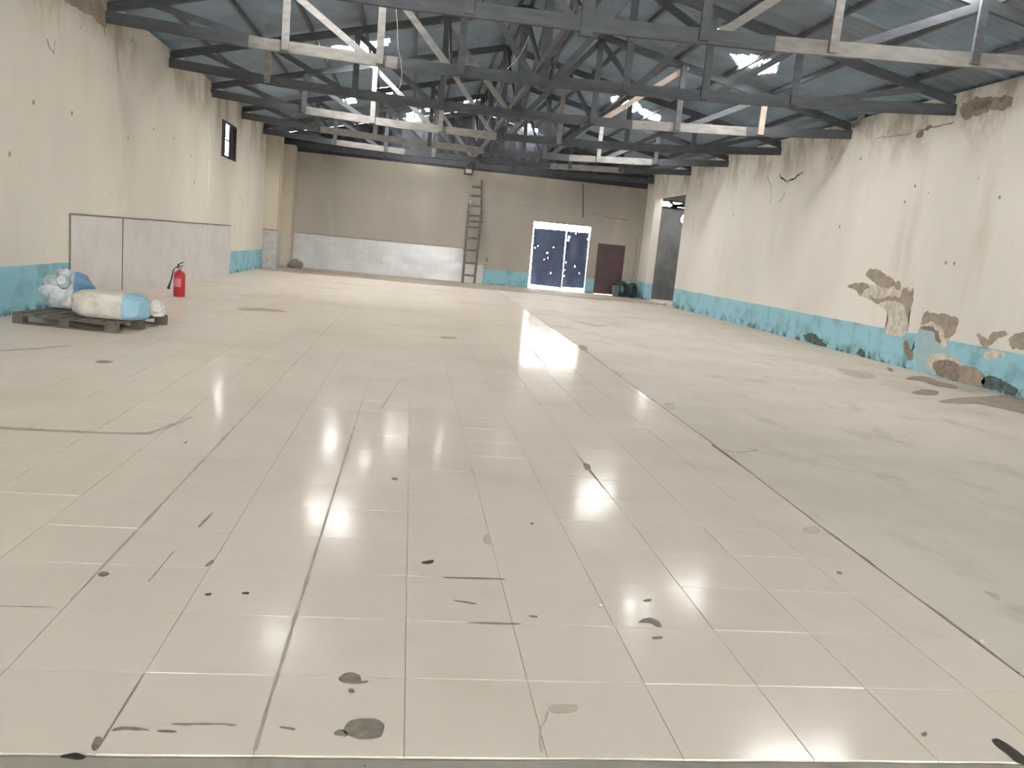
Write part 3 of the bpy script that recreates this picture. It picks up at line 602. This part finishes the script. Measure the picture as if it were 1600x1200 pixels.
# damp and scuffs on the screed
SC2 = [(MSTAIN2, [(1468, 628), (1500, 622), (1540, 620), (1580, 618), (1612, 628), (1612, 648), (1570, 640), (1530, 632), (1495, 631)]), (MSTAIN2, [(1415, 592), (1440, 588), (1470, 597), (1495, 604), (1492, 608), (1462, 603), (1440, 596)]), (MSTAIN2, [(1385, 575), (1394, 576), (1396, 581), (1388, 580)]),
 (MSMUDGE, [(1308, 576), (1330, 578), (1370, 588), (1350, 593), (1320, 585)]), (MSMUDGE, [(1500, 604), (1545, 606), (1560, 612), (1510, 612)]), (MSTAIN2, [(1425, 614), (1445, 609), (1466, 612), (1460, 618), (1436, 617)]),
 (MSMUDGE, [(1035, 632), (1052, 630), (1056, 640), (1046, 642)]), (MSTAIN2, [(905, 540), (915, 541), (918, 547), (908, 547)]), (MSMUDGE, [(890, 500), (930, 507), (950, 508), (930, 511)]), (MSMUDGE, [(1540, 925), (1555, 930), (1558, 938), (1548, 935)])]
for k, (m, px) in enumerate(SC2): flake('stain', [G(*p) for p in px], (0, 0, 1), .0012, m, scr, .03, 5, k, .0068)
arc = [G(1128+56*t, 704+5*math.sin(math.pi*t)) for t in [i/5 for i in range(6)]]
crackline(scr, [p+Vector((0, 0, .007)) for p in arc], .012, (0, 0, 1), MSTAIN2, 2, .01)
# ------------------------------------------------------------------ pallet and sacks
pc = Vector((-4.08, 11.22, 0)); prz = math.radians(-11.5); PW, PD = 1.34, 1.30
pal = empty('pallet', pc, prz); tag(pal, 'weathered grey wooden pallet carrying filled sacks', 'pallet')
for i in range(3):
    y = (-PD/2+.05, 0, PD/2-.05)[i]
    for x in (-PW/2+.07, 0, PW/2-.07):
        bm = bmesh.new(); box(bm, (x-.07, y-.05, .018), (x+.07, y+.05, .1)); fin('block', bm, MPALLET, pal)
    bm = bmesh.new(); box(bm, (-PW/2, y-.05, 0), (PW/2, y+.05, .018)); fin('bottom_board', bm, MPALLET, pal)
    bm = bmesh.new(); box(bm, (-PW/2, y-.05, .1), (PW/2, y+.05, .12)); fin('stringer_board', bm, MPALLET, pal)
for k in range(8):
    x = -PW/2+.065+k*(PW-.13)/7; h = random.uniform(-.003, .003)
    bm = bmesh.new(); box(bm, (x-.062, -PD/2+h, .12), (x+.062, PD/2+h, .141)); fin('deck_board', bm, MPALLET, pal)
def sack_mat(name, base, base2, blue, axis, lo, hi):
    t = NT(name); tc = t.n('ShaderNodeTexCoord'); s = t.n('ShaderNodeSeparateXYZ'); t.lk(tc.outputs['Object'], s.inputs[0])
    c = t.mix(t.ramp(t.noise(6, 5, .6), .35, .7), base, base2)
    f = t.math('ADD', s.outputs[axis], t.math('MULTIPLY', t.math('SUBTRACT', t.noise(9, 3), .5), .09))
    c = t.mix(t.math('MULTIPLY', t.ramp(f, lo, lo+.03), t.math('SUBTRACT', 1, t.ramp(f, hi, hi+.03))), c, blue)
    t.bump(t.noise(28, 4, .6), .5, .012); return t.out(c, .5, 0, .4)
def sack(name, loc, rz, dims, seed, mat, label, ax=None, fold=.05, group=None):
    bm = bmesh.new(); bmesh.ops.create_icosphere(bm, subdivisions=5, radius=1)
    for v in bm.verts:
        d = v.co.normalized(); e = .62
        p = Vector([math.copysign(abs(c)**e, c) for c in d])
        if ax:
            a = Vector(ax).normalized(); u = a.orthogonal().normalized(); w = a.cross(u); k = d.dot(a)
            ph = math.atan2(d.dot(w), d.dot(u)); amp = max(0, k+.15)*(1-max(0, k)**6)
            p = d*(1+.15*amp*math.sin(8*ph+2.5*noise.noise(d*2))+.07*amp*math.sin(15*ph)) - a*max(0, k-.80)*1.6
        p *= 1+fold*noise.noise(d*2.3+Vector((seed, 0, 0)))*1.6+fold*.7*noise.noise(d*6+Vector((0, seed, 0)))+fold*.35*noise.noise(d*14+Vector((0, 0, seed)))
        q = Vector((p.x*dims[0]/2, p.y*dims[1]/2, p.z*dims[2]/2))
        if q.z < -dims[2]*.36: q.z = -dims[2]*.36+(q.z+dims[2]*.36)*.12
        q.z += dims[2]*.40; v.co = q
    mz = min(v.co.z for v in bm.verts)
    for v in bm.verts: v.co.z -= mz
    o = fin(name, bm, mat, None, None, True); o.location = loc; o.rotation_euler = (0, 0, rz); tag(o, label, 'sack', group); return o
DECK = .1425
m1 = sack_mat('woven sack white and blue a', (.58, .60, .60), (.40, .46, .48), (.13, .26, .38), 0, .12, .9)
m2 = sack_mat('woven sack white and blue b', (.60, .56, .49), (.44, .40, .35), (.24, .42, .52), 0, .24, .9)
m3 = sack_mat('white plastic bag', (.62, .59, .55), (.5, .47, .43), (.3, .3, .3), 0, 5, 6)
S1 = hit(106, 480, 1, 11.58); s1 = sack('sack', (S1.x, 11.58, DECK), 0, (.66, .56, .58), 3.1, m1, 'bunched pale blue and white sack gathered into a knot on the pallet', (.15, -1, .35), .05)
kn = bmesh.new(); lathe(kn, [(.09, 0), (.05, .03), (.03, .045), (.045, .065), (.075, .085), (.05, .082), (.01, .04)], 14)
for v in kn.verts: v.co += noise.noise_vector(v.co*40)*.018
bmesh.ops.rotate(kn, verts=kn.verts[:], matrix=Matrix.Rotation(math.radians(68), 3, 'X')); bmesh.ops.translate(kn, verts=kn.verts[:], vec=(.03, -.20, .36)); fin('knot', kn, m1, s1, None, True)
S2 = hit(174, 478, 1, 10.92); s2 = sack('sack', (S2.x, 10.92, DECK), math.radians(-10), (.90, .52, .40), 8.4, m2, 'long dusty white sack with a blue end lying on the pallet', None, .045)
fl = bmesh.new(); fpts = [(-.40, -.02, .18), (-.46, -.10, .25), (-.53, -.06, .2), (-.59, -.14, .15), (-.52, -.22, .10), (-.42, -.2, .12)]
fv = [fl.verts.new(p) for p in fpts]; cv = fl.verts.new((-.48, -.13, .23))
for k in range(6): fl.faces.new((fv[k], fv[(k+1) % 6], cv))
bmesh.ops.subdivide_edges(fl, edges=fl.edges[:], cuts=3, use_grid_fill=True)
for v in fl.verts: v.co += noise.noise_vector(v.co*22)*.02
bmesh.ops.solidify(fl, geom=fl.faces[:], thickness=.008); fin('mouth_flap', fl, m2, s2, None, True)
s3 = sack('plastic_bag', (hit(243, 482, 1, 11.42).x, 11.42, DECK), .4, (.24, .26, .24), 12.2, m3, 'small crumpled white bag beside the blue sack end', (1, -.5, .3), .09)
s3['category'] = 'bag'
# ------------------------------------------------------------------ fire extinguisher
fe = empty('fire_extinguisher', (-4.33, 16.12, 0), math.radians(-20)); tag(fe, 'red fire extinguisher with black hose standing on the floor', 'fire extinguisher')
bm = bmesh.new(); lathe(bm, [(.098, 0), (.105, .012), (.105, .40), (.098, .44), (.07, .475), (.035, .49), (.03, .51)], 28); fin('cylinder', bm, MRED, fe, None, True)
bm = bmesh.new()
for k in range(15):
    a = math.radians(-150+k*8); 
    v = [bm.verts.new((.1065*math.cos(a), .1065*math.sin(a), z)) for z in (.19, .35)]
    if k: bm.faces.new((pv[0], v[0], v[1], pv[1]))
    pv = v
fin('label', bm, MPINK, fe)
bm = bmesh.new(); lathe(bm, [(.028, .505), (.032, .52), (.032, .56), (.02, .575)], 14); fin('valve', bm, MALU, fe)
bm = bmesh.new(); beam(bm, (-.03, -.02, .60), (.09, -.02, .66), .03, .012); beam(bm, (-.03, -.02, .565), (.09, -.02, .585), .03, .012); beam(bm, (-.02, -.02, .55), (-.02, -.02, .61), .03, .02); fin('handle', bm, MBLACK, fe)
bm = bmesh.new(); lathe(bm, [(.02, 0), (.022, .008), (.02, .016)], 12, (.045, -.03, .535)); fin('gauge', bm, MALU, fe)
bm = bmesh.new(); tube(bm, [(-.03, 0, .54), (-.07, -.02, .55), (-.11, -.03, .50), (-.125, -.04, .42), (-.135, -.05, .34), (-.15, -.06, .27)], .013, 8); hz = fin('hose', bm, MBLACK, fe)
bm = bmesh.new(); tube(bm, [(-.15, -.06, .28), (-.165, -.065, .22), (-.19, -.07, .13)], [.015, .018, .03], 10); fin('nozzle', bm, MBLACK, hz)
# ------------------------------------------------------------------ ladder, floodlight, pipe
lb = (WB(724, 443), WB(741.5, 444)); bY = YB-.62
lad = empty('ladder', (G(732, 442).x, bY, 0)); tag(lad, 'brown extension ladder leaning upright against the back wall', 'ladder')
def LP(px, py, k): 
    # on the inclined plane of the ladder: foot .62 m off the wall, top .08 m off it
    d = pray(px, py); o = Vector((0, 0, EYE)); n = Vector((0, 1, -.54/3.95)); c = bY-k
    return o+d*((c-n.dot(o))/n.dot(d))-lad.location
def stick(name, a, b, w, d, k, m):
    bm = bmesh.new(); beam(bm, LP(*a, k), LP(*b, k), w, d, (0, 1, 0)); return fin(name, bm, m, lad)
stick('stile', (722.5, 443), (733, 318), .095, .06, 0, MLADDER); stick('stile', (741, 443.5), (752.5, 330), .09, .06, 0, MLADDER)
stick('upper_stile', (752, 332), (753, 281.5), .075, .05, .06, MLADDER); stick('upper_stile', (745, 400), (751, 332), .05, .05, .06, MLADDER)
stick('upper_stile', (733, 330), (738, 283), .025, .05, .06, MALU); stick('end_cap', (734.5, 319), (735.5, 313), .05, .06, .06, plain('pale grip', (.7, .68, .62)))
for y, xa, xb, kk in ((292, 737, 754, .06), (306, 734, 752, .06), (322, 734, 751, .06), (337, 731, 752, 0), (346, 730, 755, 0), (355, 729, 752, 0), (372, 728.5, 749, 0), (391, 728, 747, 0), (411, 725, 745, 0), (430, 723, 743, 0)):
    stick('rung', (xa, y-.5), (xb, y+.8), .075, .04, kk, MLADDER)
fp = WB(732, 268); fl_ = empty('floodlight', (fp.x, YB-.12, fp.z)); tag(fl_, 'small square floodlight fixed above the ladder top', 'floodlight')
bm = bmesh.new(); box(bm, (-.16, 0, -.13), (.16, .08, .12)); bmesh.ops.bevel(bm, geom=bm.edges[:], offset=.02); fin('housing', bm, MSTEEL, fl_)
bm = bmesh.new(); box(bm, (-.12, -.012, -.07), (.12, .004, .09)); fin('lens', bm, plain('floodlight glass', (.75, .74, .7), (.6, .59, .55), .2), fl_)
bm = bmesh.new(); beam(bm, (-.18, .03, -.02), (-.18, .12, -.02), .02, .03); beam(bm, (.18, .03, -.02), (.18, .12, -.02), .02, .03); beam(bm, (-.18, .03, -.02), (.18, .03, -.02), .02, .02); fin('bracket', bm, MSTEEL, fl_)
pp = WB(760, 412); pe = empty('water_tap', (pp.x, YB, pp.z)); tag(pe, 'short pipe stub with a tap on the wall right of the ladder', 'tap')
bm = bmesh.new(); tube(bm, [(0, 0, .22), (0, -.06, .2), (.0, -.06, .05), (-.02, -.1, 0), (-.04, -.16, -.04)], .022, 8); fin('pipe', bm, MLADDER, pe)
bm = bmesh.new(); beam(bm, (-.07, -.1, .04), (.05, -.1, .05), .02, .03); fin('tap_handle', bm, MALU, pe)
# ------------------------------------------------------------------ corner things
def tyre(loc, rz, tilt, R, w, label):
    bm = bmesh.new(); lathe(bm, [(R*.58, -w*.35), (R*.7, -w/2), (R*.92, -w/2), (R, -w*.3), (R, w*.3), (R*.92, w/2), (R*.7, w/2), (R*.58, w*.35)], 28)
    bmesh.ops.delete(bm, geom=[f for f in bm.faces if len(f.verts) > 4], context='FACES')
    bm2 = bm; ring = [v for v in bm.verts if abs(math.hypot(v.co.x, v.co.y)-R*.58) < 1e-4]
    n = 28; vs = bm.verts; vs.ensure_lookup_table()
    for k in range(n): bm.faces.new((vs[k], vs[(k+1) % n], vs[7*n+(k+1) % n], vs[7*n+k]))
    bmesh.ops.rotate(bm, verts=vs[:], matrix=Matrix.Rotation(math.radians(90-tilt), 3, 'X'))
    mz = min(v.co.z for v in vs)
    for v in vs: v.co.z -= mz
    root = empty('tyre', loc, rz); tag(root, label, 'tyre'); fin('tread', bm, MTYRE, root, None, True)
    b = bmesh.new(); tube(b, [(R*.55*math.cos(a), R*.55*math.sin(a), 0) for a in [i*math.pi/12 for i in range(25)]], .018, 6, False)
    bmesh.ops.rotate(b, verts=b.verts[:], matrix=Matrix.Rotation(math.radians(90-tilt), 3, 'X')); bmesh.ops.translate(b, verts=b.verts[:], vec=(0, 0, -mz)); fin('bead', b, MBLACK, root); return root
MTYRE = plain('dusty tyre rubber', (.035, .042, .04), (.07, .08, .075), .75)
c1 = G(978, 463.2); c2 = G(993, 465)
tyre((8.47, 31.72, 0), math.radians(28), 8, .31, .2, 'dusty black tyre leaning upright behind the bucket in the back corner')
tyre((8.86, 31.55, 0), math.radians(52), 6, .30, .2, 'dark worn tyre propped beside the blue painted corner wall')
bk = empty('bucket', (8.10, 31.25, 0)); tag(bk, 'pale blue grey bucket on the floor by the maroon door', 'bucket')
bm = bmesh.new(); lathe(bm, [(.10, 0), (.115, .01), (.15, .40), (.165, .41), (.165, .43), (.145, .42), (.11, .03)], 20); fin('pail', bm, plain('faded blue plastic', (.16, .24, .27), (.11, .17, .2), .5), bk, None, True)
bm = bmesh.new(); tube(bm, [(.155*math.cos(a), -.05*math.sin(a), .42-.14*math.sin(a)) for a in [i*math.pi/10 for i in range(11)]], .006, 6); fin('bail_handle', bm, MSTEEL, bk)
bm = bmesh.new(); bmesh.ops.create_icosphere(bm, subdivisions=4, radius=1)
for v in bm.verts:
    d = v.co.copy(); r = 1+.22*noise.noise(d*1.4+Vector((4, 0, 0)))+.10*noise.noise(d*4); v.co = Vector((d.x*.27*r, d.y*.2*r, max(-.13, d.z*.21*r)+.13))
rb = fin('rubble_lump', bm, plain('grey rubble', (.28, .25, .22), (.18, .16, .14), .95, 0, 9, bump=.6), None); rb.location = (-4.28, 31.3, 0); tag(rb, 'grey lump of rubble in the corner at the foot of the white tiles', 'rubble')
# loose chips on the floor
for k, (px, s, nm, lb_, m) in enumerate([((1168, 345), .0, '', '', None)][:0] + [((938, 948), .012, 'paint_chip', 'tiny white paint chip on the beige tiles', MFLK), ((1532, 1004), .012, 'stone_chip', 'small pale stone chip lying at the broken screed edge', MFLK), ((1177, 960), .018, 'paper_scrap', 'white paper scrap on the screed by the annex opening', MFLK)]):
    p = G(*px) if k < 2 else G(1038, 476); s = s if k < 2 else .09
    bm = bmesh.new(); bmesh.ops.create_icosphere(bm, subdivisions=2, radius=s)
    for v in bm.verts: v.co += noise.noise_vector(v.co*60+Vector((k, 0, 0)))*s*.4; v.co.z = v.co.z*.45+s*.4
    o = fin(nm, bm, m, None); o.location = (p.x, p.y, .002 if k == 0 else .006); tag(o, lb_, 'debris')
# ------------------------------------------------------------------ loose cables hanging in the trusses
MCABLE = plain('pale cable', (.35, .34, .33), None, .6)
def cable(px, Y, label, r=.012, m=None):
    pts = [hit(x, y, 1, Y) for x, y in px]; P = []
    for a, b, c, d in zip([pts[0]]+pts, pts, pts[1:], pts[2:]+[pts[-1]]):
        for k in range(5):
            t = k/5; P.append(.5*((2*b)+(c-a)*t+(2*a-5*b+4*c-d)*t*t+(3*b-a-3*c+d)*t**3))
    P.append(pts[-1]); bm = bmesh.new(); tube(bm, P, r, 6); o = fin('cable', bm, m or MCABLE, None); tag(o, label, 'cable'); return o
cable([(826, 57), (820, 72), (808, 92), (792, 108)], 13.9, 'pale loose cable drooping between the two trusses nearest the entrance', .010)
cable([(790, 120), (780, 150), (768, 178), (757, 203), (747, 213)], 20.8, 'long pale cable dangling to the tie beam at mid hall', .013)
cable([(618, 0), (621, 40), (622, 75), (626, 92), (628, 120), (624, 138)], 13.95, 'thin cable running down past the truss second from the entrance', .008)
cable([(911, 288), (911, 318), (911, 340)], YB-.02, 'dark cable running down the back wall above the navy gate', .016, MSTEEL)
